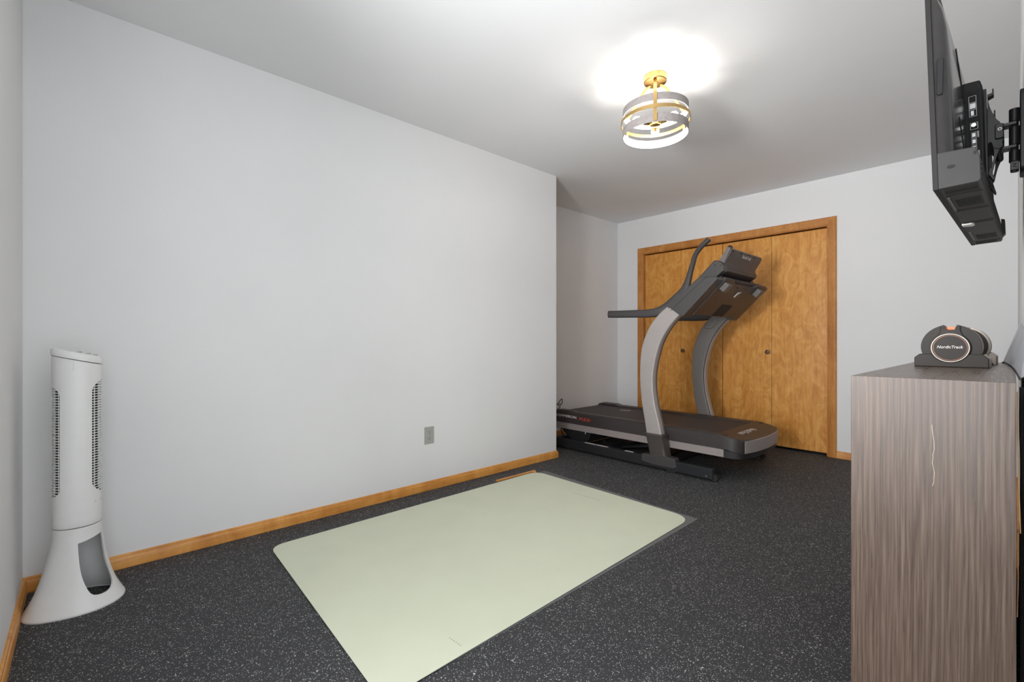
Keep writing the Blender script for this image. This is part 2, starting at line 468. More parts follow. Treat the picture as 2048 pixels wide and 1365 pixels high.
for k in range(3):
    a = caz + k * 2*PI/3; ca, sa = math.cos(a), math.sin(a)
    ins = .172 if k else .178
    path = [(.03, 2.398), (.062, 2.386), (.105, 2.345), (.150, 2.292), (.1745, 2.262), (.1745, 2.20), (.1745, 2.122)]
    bm = B(); rings = []
    for i, (r, z) in enumerate(path):
        p = Vector((r, z)); q0 = Vector(path[max(0, i-1)]); q1 = Vector(path[min(len(path)-1, i+1)])
        d = (q1 - q0).normalized(); nn = Vector((-d.y, d.x)) * .0014
        ring = []
        for (ww, s) in ((-.009, -1), (.009, -1), (.009, 1), (-.009, 1)):
            rr = p.x + nn.x * s; zz = p.y + nn.y * s
            ring.append((LX + rr*ca - ww*sa, LY + rr*sa + ww*ca, zz))
        rings.append(ring)
    loft(bm, rings)
    s_ = obj('strap', bm, 'brass', L, angle=60)
    bm = B()
    for z in (2.128, 2.247): cyl(bm, (LX + .1735*ca, LY + .1735*sa, z), (LX + .164*ca, LY + .164*sa, z), .0035, n=12)
    pieces('screw', bm, 'steel_screw', s_)
bm = B(); lathe(bm, [(.004, 2.168), (.026, 2.172), (.030, 2.180), (.030, 2.196), (.012, 2.202)], (LX, LY, 0), 32); obj('hub', bm, 'brass', L)
for k in range(3):
    a = caz + PI/3 + k * 2*PI/3; ca, sa = math.cos(a), math.sin(a)
    P = lambda r, z: Vector((LX + r*ca, LY + r*sa, z))
    bm = B(); cyl(bm, P(.022, 2.188), P(.04, 2.188), .006, n=12); cyl(bm, P(.036, 2.188), P(.072, 2.188), .0165, .0185, 20)
    so = obj('socket', bm, 'brass', L)
    bm = B(); prof_ = [(.0115, .070), (.012, .078), (.0165, .086), (.0205, .098), (.0215, .109), (.0185, .120), (.011, .1275), (.003, .130)]
    rings = []
    for r, dd in prof_:
        c = P(dd, 2.188); t_ = Vector((-sa, ca, 0))
        rings.append([c + t_*(r*math.cos(2*PI*i/20)) + Vector((0, 0, r*math.sin(2*PI*i/20))) for i in range(20)])
    loft(bm, rings); obj('light_bulb', bm, 'bulb', L, label='lit white bulb')

# ---------------------------------------------------------------- mats on the floor
def rounded(pts, rad, n=8):
    out = []
    m = len(pts)
    for i in range(m):
        r = rad[i] if isinstance(rad, (list, tuple)) else rad
        p = Vector(pts[i]); a = (Vector(pts[i-1]) - p); b = (Vector(pts[(i+1) % m]) - p)
        a.normalize(); b.normalize()
        if r == 0: out.append(tuple(p)); continue
        s, e = p + a*r, p + b*r
        for k in range(n + 1):
            t = k / n; out.append(tuple((1-t)**2*s + 2*t*(1-t)*p + t*t*e))
    return out
def sheet(bm, pts, z0, z1):
    prism(bm, pts, 'z', z0, z1)
dark = root('underlay_mat', (-1.83, 1.6, 0), 'thin dark grey underlay mat lying beneath the pale green exercise mat', 'mat')
bm = B(); sheet(bm, [(-2.472, 2.625), (-2.450, .80), (-1.196, .74), (-1.210, 2.550)], .0003, .0020)
obj('mat_sheet', bm, 'mat_dark', dark)
gm = root('exercise_mat', (-1.83, 1.58, .002), 'large pale sage green exercise mat with rounded corners on black rubber floor', 'mat')
def edge_wave(pts):
    return pts
gp = rounded([(-2.486, 2.552), (-2.457, .662), (-1.190, .608), (-1.236, 2.527)], (.10, .075, .10, .12))
bm = B(); sheet(bm, gp, .0022, .0045); obj('bottom_layer', bm, 'mat_under', gm, label='dark underside of the green mat')
bm = B(); sheet(bm, gp, .0045, .0065); obj('top_layer', bm, 'mat_green', gm)
bm = B()
for i in range(13):
    x = -1.969 + i * .017; y = 2.375 + i * .0007
    for j in range(2):
        yy = y - .009*j + random.uniform(-.003, .003)
        box(bm, (x, yy, .0065), (x + .007, yy + .003, .0068))
obj('printed_marks', bm, 'grey_print', gm); bm = B()
for i in range(6):
    x = -1.292 + i * .011; y = .902 + i*.001
    box(bm, (x, y, .0065), (x + .004, y + .004, .0068))
obj('printed_marks', bm, 'grey_print', gm)
wt = root('wood_strip', (-2.50, 2.37, 0), 'short flat brown wood strip poking out beside the green mat corner', 'wood strip')
bm = B(); prism(bm, [(-2.525, 2.17), (-2.505, 2.17), (-2.497, 2.522), (-2.466, 2.50), (-2.462, 2.524), (-2.505, 2.56), (-2.520, 2.56)], 'z', .0006, .0095)
obj('strip', bm, 'base_wood', wt, bevel=.0008)

# ---------------------------------------------------------------- treadmill
T = root('treadmill', (-2.2, 3.78, 0), 'black and silver incline treadmill with curved uprights in front of wooden closet doors', 'treadmill')
YF, YK = 3.29, 4.27     # near and far faces
YM = 3.78
def mir(y): return 2 * YM - y
def yy(a, b, s):        # (a,b) near-side interval -> side s
    return (a, b) if s > 0 else (mir(b), mir(a))
# base frame
for s in (1, -1):
    y0, y1 = yy(3.290, 3.345, s)
    ra = obj('base_rail', boxes(((-3.10, y0, .016), (-1.455, y1, .094))), 'rail_black', T, bevel=.004)
    bm = B()
    for x in (-3.02, -1.50): cyl(bm, (x, y0 + (-.003 if s > 0 else .052), .05 if x < -2 else .036), (x, y0 + (.004 if s > 0 else .058), .05 if x < -2 else .036), .006, n=12)
    pieces('bolt', bm, 'steel_screw', ra)
    bm = B(); ym = (y0 + y1) / 2
    cyl(bm, (-1.448, ym - .016, .030), (-1.448, ym + .016, .030), .024)
    obj('roller', bm, 'rubber_foot', ra)
    for x in (-3.04, -1.78): obj('rubber_foot', boxes(((x - .04, y0 + .006, 0), (x + .04, y1 - .006, .018))), 'rubber_foot', ra, bevel=.003)
    # white warning decals on top of the rail
    if s > 0:
        bm = B(); box(bm, (-2.62, 3.303, .0941), (-2.50, 3.325, .0945)); box(bm, (-2.49, 3.303, .0941), (-2.37, 3.325, .0945)); box(bm, (-2.20, 3.303, .0941), (-2.12, 3.325, .0945))
        pieces('decal', bm, 'white_print', ra)
    # boot clamp around the foot of the upright
    a, b = (y0 - .006, y1 + .004) if s > 0 else (y0 - .004, y1 + .006)
    bm = B(); prism(bm, [(-2.025, .050), (-1.93, .036), (-1.755, .036), (-1.728, .052), (-1.742, .112), (-1.84, .122), (-2.025, .106)], 'y', a, b)
    obj('upright_clamp', bm, 'charcoal', T, bevel=.004)
    # boot sleeve
    bm = B(); rings = []
    for (xa, xb, z, ex) in ((-1.948, -1.802, .060, 0), (-1.965, -1.822, .14, .001), (-1.990, -1.842, .262, .004), (-2.001, -1.838, .268, .006), (-2.003, -1.838, .276, .006), (-1.995, -1.845, .280, .003)):
        ya, yb = yy(3.286 - ex, 3.385 + ex, s)
        rings.append([(p[0], p[1], z) for p in rounded([(xa, ya), (xb, ya), (xb, yb), (xa, yb)], .022, 5)])
    loft(bm, rings); obj('upright_boot', bm, 'boot', T, angle=50)
    # curved upright: silver outer shell and grey inner cover
    LFT = [(-1.985, .24), (-1.998, .33), (-2.034, .533), (-2.049, .735), (-2.035, .939), (-1.976, 1.10), (-1.897, 1.205), (-1.790, 1.290)]
    RGT = [(-1.850, .24), (-1.868, .33), (-1.920, .544), (-1.930, .742), (-1.888, .941), (-1.833, 1.059), (-1.762, 1.154), (-1.690, 1.222)]
    Lc = catmull([(a, 0, b) for a, b in LFT], 6); Rc = catmull([(a, 0, b) for a, b in RGT], 6)
    for part, ya, yb, mt, ins in (('upright', 3.294, 3.352, 'silver', .0), ('upright_inner_cover', 3.349, 3.378, 'inner_grey', .004)):
        ya, yb = yy(ya, yb, s); bm = B(); rings = []
        for l, r in zip(Lc, Rc):
            d = (r - l); w_ = d.length; d.normalize(); l2 = l + d*ins; w2 = w_ - 2*ins
            prof4 = rounded([(0, ya), (w2, ya), (w2, yb), (0, yb)], .012, 4)
            rings.append([(l2.x + d.x*p[0], p[1], l2.z + d.z*p[0]) for p in prof4])
        loft(bm, rings); obj(part, bm, mt, T, angle=60)
# cross members
for x, z0, z1 in ((-3.02, .02, .075), (-2.45, .02, .06), (-1.90, .02, .075)):
    obj('cross_member', boxes(((x - .03, 3.345, z0), (x + .03, 4.215, z1))), 'rail_black', T, bevel=.003)
# motor housing and lift arms below the rear of the deck
bm = B(); prism(bm, [(-3.06, .168), (-2.97, .10), (-2.90, .060), (-2.72, .048), (-2.685, .10), (-2.66, .17)], 'y', 3.46, 4.10)
mh = obj('motor_housing', bm, 'black_plastic', T, bevel=.004)
obj('decal', boxes(((-2.735, 3.4585, .135), (-2.725, 3.4599, .155))), 'white_print', mh)
bm = B(); cyl(bm, (-2.70, 3.44, .062), (-2.70, 4.12, .062), .012); obj('pivot_shaft', bm, 'chrome', T)
for y in (3.62, 3.94):
    bm = B(); prism(bm, [(-2.50, .03), (-2.44, .03), (-1.75, .16), (-1.75, .185), (-1.82, .185)], 'y', y - .02, y + .02)
    obj('lift_arm', bm, 'rail_black', T, bevel=.003)
# deck
DN, DF = 3.385, 4.175
obj('deck_tray', boxes(((-3.04, DN + .012, .166), (-1.44, DF - .012, .300))), 'black_plastic', T, bevel=.004)
for s in (1, -1):
    y0, y1 = yy(DN, DN + .014, s)
    obj('side_band', boxes(((-3.05, y0, .170), (-1.418, y1, .2285))), 'silver_band', T, bevel=.0015)
    y0, y1 = yy(DN - .004, DN + .085, s)
    bm = B(); yo, yi = (y0, y1) if s > 0 else (y1, y0); sg = 1 if s > 0 else -1
    sec = lambda x, dz: [(x, yo, .228), (x, yi, .228), (x, yi, .327 + dz), (x, yi - sg*.006, .333 + dz), (x, yo + sg*.016, .337 + dz), (x, yo, .326 + dz)]
    loft(bm, [sec(-3.065, -.020), sec(-3.045, .002), sec(-3.00, .012), sec(-2.84, .011), sec(-2.80, 0), sec(-1.90, 0), sec(-1.42, -.004)])
    sr = obj('side_rail', bm, 'deck_dark', T, angle=30)
    if s > 0:
        yl = DN - .004
        for body, x0, x1, z, hh, mt in (('COMMERCIAL', -3.022, -2.768, .2925, .022, 'white_print'), ('X22i', -2.752, -2.610, .2865, .025, 'red_print')):
            me = text_mesh(body, ((x0 + x1)/2, yl, z), (1, 0, 0), (0, 0, 1), x1 - x0, hh, shear=.2, bold=.0)
            obj('lettering', me, mt, sr, smooth=False, label='model lettering in white capitals' if mt == 'white_print' else 'model lettering in red')
obj('running_belt', boxes(((-3.03, DN + .082, .300), (-1.452, DF - .082, .322))), 'belt', T, bevel=.008, seg=4)
bm = B(); prism(bm, [(-2.66, 3.915), (-2.575, 3.955), (-2.55, 3.945), (-2.635, 3.905)], 'z', .3222, .3226); obj('belt_decal', bm, 'white_print', T)
bm = B(); cyl(bm, (-3.022, DN + .086, .292), (-3.022, DF - .086, .292), .030); obj('rear_roller', bm, 'black_plastic', T)
# front hood
def plan(off, xback=-1.47):
    near = [(xback, DN - .004 + off), (-1.42, DN - .004 + off), (-1.36, DN + .004 + off), (-1.315, DN + .030 + off*.8), (-1.288 - off, DN + .075), (-1.262 - off, DN + .20), (-1.250 - off, YM)]
    far = [(x, mir(y)) for x, y in reversed(near[:-1])]
    c = catmull([(x, y, 0) for x, y in near + far], 5)
    return [(p.x, p.y) for p in c]
def hood(z_off):
    bm = B(); rings = []
    for off, zfun in z_off:
        rings.append([(x, y, zfun(x)) for x, y in plan(off)])
    loft(bm, rings); return bm
slope = lambda x: .3345 - max(0, (x + 1.47)) * .17
obj('lower_hood', hood([(.030, lambda x: .160), (.012, lambda x: .166), (.008, lambda x: .232)]), 'black_plastic', T, angle=30)
uh = obj('upper_hood', hood([(.003, lambda x: .2265 - min(1, max(0, (x + 1.40)/.10))*.0235), (0, lambda x: .2300 - min(1, max(0, (x + 1.40)/.10))*.0235), (0, lambda x: slope(x) - .006), (.006, lambda x: slope(x))]), 'deck_dark', T, angle=30)
# silver front strip follows the bowed front
fr = [p for p in plan(-.003) if p[0] > -1.292]
bm = B()
rings = [[(x, y, .208), (x, y, .2935), (x - .006, y, .2965), (x - .006, y, .208)] for x, y in fr]
loft(bm, rings); obj('front_strip', bm, 'silver_band', T, angle=30)
for y in (3.450, mir(3.450)):
    bm = B(); cyl(bm, (-1.303, y, .245), (-1.293, y - (.002 if y < YM else -.002), .245), .006, n=12); obj('screw', bm, 'groove_black', T)
xh = -1.375
tz = slope(xh) + .0003
me = text_mesh('NordicTrack', (xh, 3.715, tz), (0, -1, 0), (1, 0, -.17), .29, .045, shear=.2, bold=.004)
obj('lettering', me, 'white_print', uh, smooth=False, label='white maker lettering on the hood')
obj('belt_edge_strip', boxes(((-1.474, DN + .08, .318), (-1.458, DF - .08, .329))), 'deck_dark', T, bevel=.002)
# console arms
for s in (1, -1):
    y0, y1 = yy(3.286, 3.405, s)
    bm = B(); prism(bm, [(-1.812, 1.288), (-1.795, 1.262), (-1.782, 1.262), (-1.684, 1.188), (-1.664, 1.204), (-1.418, 1.450), (-1.424, 1.468), (-1.545, 1.478), (-1.575, 1.462), (-1.692, 1.368), (-1.735, 1.366)], 'y', y0, y1)
    ca_ = obj('console_arm', bm, 'charcoal', T, bevel=.008, seg=3)
    bm = B(); ye = y0 - .0006 if s > 0 else y1 - .0006
    prism(bm, [(-1.775, 1.245), (-1.773, 1.243), (-1.495, 1.4735), (-1.498, 1.4745)], 'y', ye, ye + .0012)
    obj('seam_line', bm, 'groove_black', ca_)
    # slab rising from the arm to the screen
    y0, y1 = yy(3.405, 3.475, s)
    bm = B(); prism(bm, [(-1.735, 1.372), (-1.69, 1.30), (-1.60, 1.36), (-1.50, 1.46), (-1.485, 1.50), (-1.505, 1.56), (-1.525, 1.58)] if s < 0 else [(-1.735, 1.372), (-1.69, 1.30), (-1.60, 1.36), (-1.487, 1.476), (-1.428, 1.522), (-1.424, 1.550), (-1.438, 1.580), (-1.478, 1.606), (-1.500, 1.602)], 'y', y0, y1)
    ms = obj('screen_support', bm, 'charcoal', T, bevel=.008, seg=3)
    if s > 0:
        bm = B()
        for x, z in ((-1.487, 1.568), (-1.447, 1.562)): cyl(bm, (x, 3.402, z), (x, 3.407, z), .0045, n=12)
        pieces('screw_hole', bm, 'groove_black', ms)
# handlebars
for s in (1, -1):
    P = [(-2.372, 3.33, 1.241), (-2.25, 3.33, 1.237), (-2.114, 3.33, 1.234), (-1.98, 3.33, 1.232), (-1.90, 3.335, 1.243), (-1.835, 3.35, 1.275), (-1.775, 3.37, 1.330), (-1.720, 3.392, 1.395), (-1.700, 3.412, 1.47), (-1.692, 3.435, 1.54), (-1.686, 3.462, 1.605), (-1.681, 3.50, 1.683), (-1.656, 3.54, 1.747), (-1.61, 3.575, 1.804)]
    P = [(x, y if s > 0 else mir(y), z) for x, y, z in P]
    W = [(.020, .030), (.021, .031), (.021, .032), (.023, .034), (.024, .037), (.025, .040), (.025, .041), (.024, .036), (.021, .025), (.019, .0205), (.0185, .0185), (.018, .018), (.0185, .0185), (.020, .020)]
    bm = B(); tube(bm, P, W, n=16, up=(0, 1, 0), power=2.6)
    hb = obj('handlebar', bm, 'charcoal', T, angle=50)
# console back panel
def cp(u, y, off=0.0):   # u 0 bottom .. 1 top along the sloping panel ; off = out of the panel towards the front
    x0, z0, x1, z1 = -1.652, 1.214, -1.406, 1.462
    dx, dz = x1 - x0, z1 - z0; l = math.hypot(dx, dz)
    return (x0 + dx*u + dz/l*off, y, z0 + dz*u - dx/l*off)
bm = B(); rows = []
NU, NV = 10, 28
for k in range(2):
    g = []
    for i in range(NU + 1):
        u = i / NU; row = []
        for j in range(NV + 1):
            v = j / NV; y = 3.395 + v * .813
            e = math.sin(PI * v)
            top = 1.0 - .10 * (1 if .18 < v < .82 else 0) * min(1, (v - .18) / .10 if v < .5 else (.82 - v) / .10)
            uu = u * top + (.02 * (1 - e)) * (1 - u)
            dip = -.020 * math.exp(-((v - .5) / .22)**2) * max(0, (u - .62) / .38)
            row.append(bm.verts.new(cp(uu, y, .006 + dip - .022 * k)))
        g.append(row)
    rows.append(g)
for k in range(2):
    for i in range(NU):
        for j in range(NV):
            bm.faces.new((rows[k][i][j], rows[k][i][j+1], rows[k][i+1][j+1], rows[k][i+1][j]))
def stitch(a, b):
    for p, q, r_, s_ in zip(a, a[1:], b[1:], b): bm.faces.new((p, q, r_, s_))
stitch(rows[0][0], rows[1][0]); stitch(rows[0][NU], rows[1][NU])
stitch([r[0] for r in rows[0]], [r[0] for r in rows[1]]); stitch([r[NV] for r in rows[0]], [r[NV] for r in rows[1]])
con = obj('console_back', bm, 'brown_black', T, angle=40)
bm = B(); prism(bm, [(0, 0)] * 0 + [(-1.66, 1.262), (-1.50, 1.472), (-1.455, 1.49), (-1.43, 1.47), (-1.63, 1.24)], 'y', 3.42, 4.16)
obj('console_face', bm, 'black_plastic', T, bevel=.006)
def on_panel(bm, u0, u1, y0, y1, o0, o1):
    c = [cp(u, y, o - .006) for o in (o0, o1) for (u, y) in ((u0, y0), (u1, y0), (u1, y1), (u0, y1))]
    v = [bm.verts.new(p) for p in c]
    for f in ((0,1,2,3),(4,7,6,5),(0,4,5,1),(1,5,6,2),(2,6,7,3),(3,7,4,0)): bm.faces.new([v[i] for i in f])
for y in (3.455, 4.085):
    bm = B(); on_panel(bm, .74, .93, y - .032, y + .032, .008, .050); obj('speaker_pod', bm, 'inner_grey', con, bevel=.004)
bm = B(); on_panel(bm, .02, .36, 3.70, 3.90, .0125, .0135); obj('cover_hatch', bm, 'groove_black', con)
bm = B(); v = [bm.verts.new(cp(u, y, .0075)) for u, y in ((.58, 3.765), (.60, 3.79), (.76, 3.83), (.755, 3.80))]; bm.faces.new(v)
on_panel(bm, .60, .74, 3.775, 3.80, .010, .0135); obj('sticker', bm, 'white_print', con, label='small white sticker')
bm = B()
for u, y in ((.83, 3.70), (.83, 3.86), (.50, 3.50), (.50, 4.05), (.10, 3.50), (.10, 4.10)): on_panel(bm, u, u + .02, y, y + .008, .004, .0132)
pieces('screw_hole', bm, 'groove_black', con)
# screen with curved back
bm = B()
out = [(-1.425, 1.700), (-1.402, 1.694), (-1.3935, 1.682), (-1.408, 1.650), (-1.425, 1.622), (-1.440, 1.600), (-1.446, 1.582), (-1.440, 1.563), (-1.432, 1.548), (-1.438, 1.530), (-1.500, 1.492), (-1.540, 1.505), (-1.500, 1.590)]
prism(bm, out, 'y', 3.478, 4.075)
sc = obj('screen_housing', bm, 'brown_black', T, bevel=.007, seg=3, angle=30)
bm = B(); prism(bm, [(-1.427, 1.703), (-1.400, 1.692), (-1.440, 1.612), (-1.452, 1.588), (-1.500, 1.578), (-1.486, 1.612)], 'y', 3.470, 3.480); obj('screen_side_trim', bm, 'inner_grey', sc, bevel=.002)
bm = B(); prism(bm, [(-1.455, 1.549), (-1.4315, 1.5480), (-1.4315, 1.5455), (-1.455, 1.5465)], 'y', 3.482, 4.071); obj('seam_line', bm, 'groove_black', sc)
bm = B(); v = [bm.verts.new(p) for p in ((-1.431, 3.50, 1.704), (-1.431, 4.055, 1.704), (-1.545, 4.055, 1.512), (-1.545, 3.50, 1.512))]; bm.faces.new(v)
bmesh.ops.solidify(bm, geom=bm.faces[:], thickness=.004); obj('display_glass', bm, 'tv_screen', sc)
me = text_mesh('NordicTrack', (-1.4022 + .0035, 3.765, 1.6535), (0, 1, 0), (.42, 0, 1), .17, .026, shear=.15, bold=.004)
obj('lettering', me, 'white_print', sc, smooth=False, label='white maker lettering on the screen back')
bm = B()
for y in (3.51, 3.66, 3.79, 3.92):
    cyl(bm, (-1.393, y, 1.671), (-1.401, y, 1.673), .005, n=12)
pieces('screw_hole', bm, 'groove_black', sc)
# hanging wire under the console and mains cord
bm = B(); tube(bm, [(-1.655, 3.78, 1.255), (-1.70, 3.79, 1.20), (-1.745, 3.80, 1.125), (-1.715, 3.80, 1.112), (-1.681, 3.80, 1.119), (-1.645, 3.80, 1.16), (-1.632, 3.80, 1.20), (-1.630, 3.80, 1.24)], .0018, n=8)
obj('wire', bm, 'cable', T, label='thin black wire hanging below the console')
bm = B(); tube(bm, [(-3.03, 3.50, .170), (-3.07, 3.50, .13), (-3.04, 3.50, .08), (-2.97, 3.50, .050), (-2.90, 3.52, .062)], .005, n=10)
obj('power_cord', bm, 'cable', T)
bm = B(); tube(bm, [(-2.68, 3.52, .13), (-2.58, 3.50, .115), (-2.50, 3.48, .075), (-2.44, 3.46, .062)], .005, n=10)
obj('power_cord', bm, 'cable', T)

# small coiled lead hanging on the recess wall
cd = root('wall_lead', (XL, 3.68, .33), 'short black lead with a plug coming out of the recess wall above the treadmill', 'cable')
bm = B(); tube(bm, [(XL + .002, 3.60, .33), (XL + .03, 3.64, .345), (XL + .035, 3.675, .315), (XL + .03, 3.650, .30), (XL + .02, 3.62, .285)], .0035, n=8, up=(1, 0, 0)); obj('lead', bm, 'cable', cd)
bm = B(); tube(bm, [(XL + .02, 3.655, .345), (XL + .03, 3.685, .385), (XL + .03, 3.712, .395), (XL + .03, 3.712, .355), (XL + .03, 3.688, .335), (XL + .03, 3.672, .350)], .004, n=8, up=(1, 0, 0)); obj('plug_loop', bm, 'cable', cd)

# ---------------------------------------------------------------- tower fan
FX, FY = -2.45, -.022
FN = root('tower_fan', (FX, FY, 0), 'white tower fan with flared base standing in the left corner', 'fan')
NB = 96
# base silhouette in plan: ellipse turned so that its long side runs with the oscillation axis
def base_ring(r, z, k, rot=R(-22)):
    out = []
    for i in range(NB):
        a = 2*PI*i/NB; da = (math.degrees(a + rot) + 62 + 180) % 360 - 180; r2 = r + .020 * k * math.exp(-(da/30)**2)
        x = r2 * (1 - .12*k) * math.cos(a); y = r2 * (1 + .02*k) * math.sin(a)
        out.append((FX + x*math.cos(rot) - y*math.sin(rot), FY + x*math.sin(rot) + y*math.cos(rot), z))
    return out
bp = [(.140, .0), (.141, .006), (.134, .020), (.122, .045), (.110, .075), (.098, .115), (.088, .160), (.080, .205), (.0745, .250), (.0720, .285), (.0715, .306)]
pr = catmull([(r, 0, z) for r, z in bp], 4)
bm = B(); loft(bm, [base_ring(p.x, p.z, max(0, 1 - p.z/.25)) for p in pr], False, False)
bmesh.ops.recalc_face_normals(bm, faces=bm.faces)
me = bpy.data.meshes.new('tmp'); bm.to_mesh(me); bm.free()
shell = bpy.data.objects.new('tmp', me); COL.objects.link(shell)
sm = shell.modifiers.new('s', 'SOLIDIFY'); sm.thickness = .006; sm.offset = -1
# opening cutter, pointing 40 degrees from the door side towards the fan front
def cutter(az, outline, d0, d1):
    bm = B(); dirv = Vector((math.cos(az), math.sin(az), 0)); sid = Vector((-math.sin(az), math.cos(az), 0))
    rings = [[Vector((FX, FY, 0)) + dirv*d + sid*a + Vector((0, 0, z)) for a, z in outline] for d in (d0, d1)]
    loft(bm, rings); bmesh.ops.recalc_face_normals(bm, faces=bm.faces)
    me = bpy.data.meshes.new('cut'); bm.to_mesh(me); bm.free()
    o = bpy.data.objects.new('cut', me); COL.objects.link(o); return o
ow = [(-.040, .250), (.030, .262), (.042, .252), (.046, .15), (.056, .085), (.046, .056), (.015, .046), (-.022, .056), (-.036, .100), (-.041, .16)]
ow = [(p.x, p.y) for p in catmull([(a, b, 0) for a, b in ow] + [(ow[0][0], ow[0][1], 0)], 5)][:-1]
ct = cutter(R(34), ow, .03, .25)
bo = shell.modifiers.new('b', 'BOOLEAN'); bo.operation = 'DIFFERENCE'; bo.object = ct; bo.solver = 'EXACT'
bpy.context.view_layer.update(); me = bake(shell); bpy.data.objects.remove(ct)
fb = obj('base', me, 'white_plastic', FN, angle=35)
bm = B()
for z, r in ((.075, .1035), (.125, .0895), (.175, .0795), (.225, .0715)):
    rg = []
    for k in range(13):
        a_ = R(185 + 80*k/12); ca, sa = math.cos(a_), math.sin(a_)
        rg.append([(FX + q*ca, FY + q*sa, zz) for q, zz in ((r, z), (r, z + .002), (r - .007, z + .002), (r - .007, z))])
    loft(bm, rg)
pieces('inner_rib', bm, 'white_plastic', fb)
bm = B(); lathe(bm, [(.0670, .304), (.0670, .318), (.01, .318)], (FX, FY, 0), 48); obj('neck_collar', bm, 'vent_dark', FN)
# column
bm = B(); pc = [(.0705, .3085), (.0722, .312), (.0722, .90), (.0722, .955)]
K = .26
def colring(r, z, top=0):
    out = []
    for i in range(NB):
        a = 2*PI*i/NB
        c, s_ = math.cos(a), math.sin(a)
        c = math.copysign(abs(c)**.88, c); s_ = math.copysign(abs(s_)**.88, s_)
        x, y = r*c, r*s_
        out.append((FX + x*.97, FY + y, z - top*K*y))
    return out
zs = [.3085, .3125] + [.33 + .0275*i for i in range(22)]
rings = [colring(.0705, .3085)] + [colring(.0722, z) for z in zs[1:]] + [colring(.0722, .936, 1)]
loft(bm, rings, False, False); bmesh.ops.recalc_face_normals(bm, faces=bm.faces)
me = bpy.data.meshes.new('tmp'); bm.to_mesh(me); bm.free()
shell = bpy.data.objects.new('tmp', me); COL.objects.link(shell)
sm = shell.modifiers.new('s', 'SOLIDIFY'); sm.thickness = .004; sm.offset = -1
def win(hw, z0, z1, rr):
    p = []
    for (cx, cz, a0) in ((hw - rr, z1 - rr, 0), (-hw + rr, z1 - rr, 90), (-hw + rr, z0 + rr, 180), (hw - rr, z0 + rr, 270)):
        for i in range(7): a = R(a0 + 15*i); p.append((cx + rr*math.cos(a), cz + rr*math.sin(a)))
    return p
c1 = cutter(R(90), win(.0605, .425, .862, .042), .012, .2)
c2 = cutter(R(-90), win(.0565, .425, .838, .032), .012, .2)
for c in (c1, c2):
    bo = shell.modifiers.new('b', 'BOOLEAN'); bo.operation = 'DIFFERENCE'; bo.object = c; bo.solver = 'EXACT'
bpy.context.view_layer.update(); me = bake(shell); bpy.data.objects.remove(c1); bpy.data.objects.remove(c2)
fc = obj('column', me, 'white_plastic', FN, angle=35)
obj('seam_line', boxes(((FX + .0698, FY - .0107, .90), (FX + .0703, FY - .0100, .930))), 'outlet', fc)
bm = B(); lathe(bm, [(.058, .40), (.058, .88)], (FX, FY, 0), 40); obj('impeller', bm, 'vent_dark', FN)
bm = B()
n = 46
for i in range(n):
    z = .415 + i * (.46 / n)
    rg = []
    for r, zz in ((.0706, z), (.0706, z + .0028), (.0685, z + .0028), (.0685, z)): rg.append(colring(r, zz))
    rg.append(rg[0]); loft(bm, rg, False, False)
for i in range(20):
    a = 2*PI*(i + .42)/20; c, s_ = math.cos(a), math.sin(a); r0, r1 = .0680, .0708
    v = []
    t_ = Vector((-s_, c, 0)) * .0014
    pp = [Vector((FX + r*c*.97, FY + r*s_, z)) + t_*k for z in (.41, .875) for r, k in ((r0, -1), (r1, -1), (r1, 1), (r0, 1))]
    vv = [bm.verts.new(p) for p in pp]
    for f in ((0,3,2,1),(4,5,6,7),(0,1,5,4),(1,2,6,5),(2,3,7,6),(3,0,4,7)): bm.faces.new([vv[q] for q in f])
obj('grille', bm, 'white_plastic', FN, smooth=False)
# cap
def capring(r, z, ext=0):
    out = []
    for (x, y, zz) in colring(r, 0):
        yy_ = y - FY
        if yy_ < 0: yy_ *= (1 + ext)
        out.append((x, FY + yy_, z - K*yy_))
    return out
bm = B(); loft(bm, [capring(.0700, .938), capring(.0736, .9395, .0), capring(.0740, .945, .01), capring(.0740, .958, .01), capring(.0722, .9645, .01), capring(.064, .9675, .01)])
cpn = obj('top_cap', bm, 'white_plastic', FN, angle=40)
bm = B()
for y in (.005, .030, .05):
    z = .9675 - K*y + .001; prism(bm, [(FX + .010*math.cos(a), FY + y + .008*math.sin(a)) for a in [2*PI*i/16 for i in range(16)]], 'z', z - .004, z + .002)
obj('control_button', bm, 'outlet', cpn)
me = text_mesh('BIONAIRE', (FX + .0435, FY + .0585, .395), (-.80, .60, 0), (0, 0, 1), .030, .008, extrude=.0005, shear=.1)
obj('lettering', me, 'outlet', fc, smooth=False)

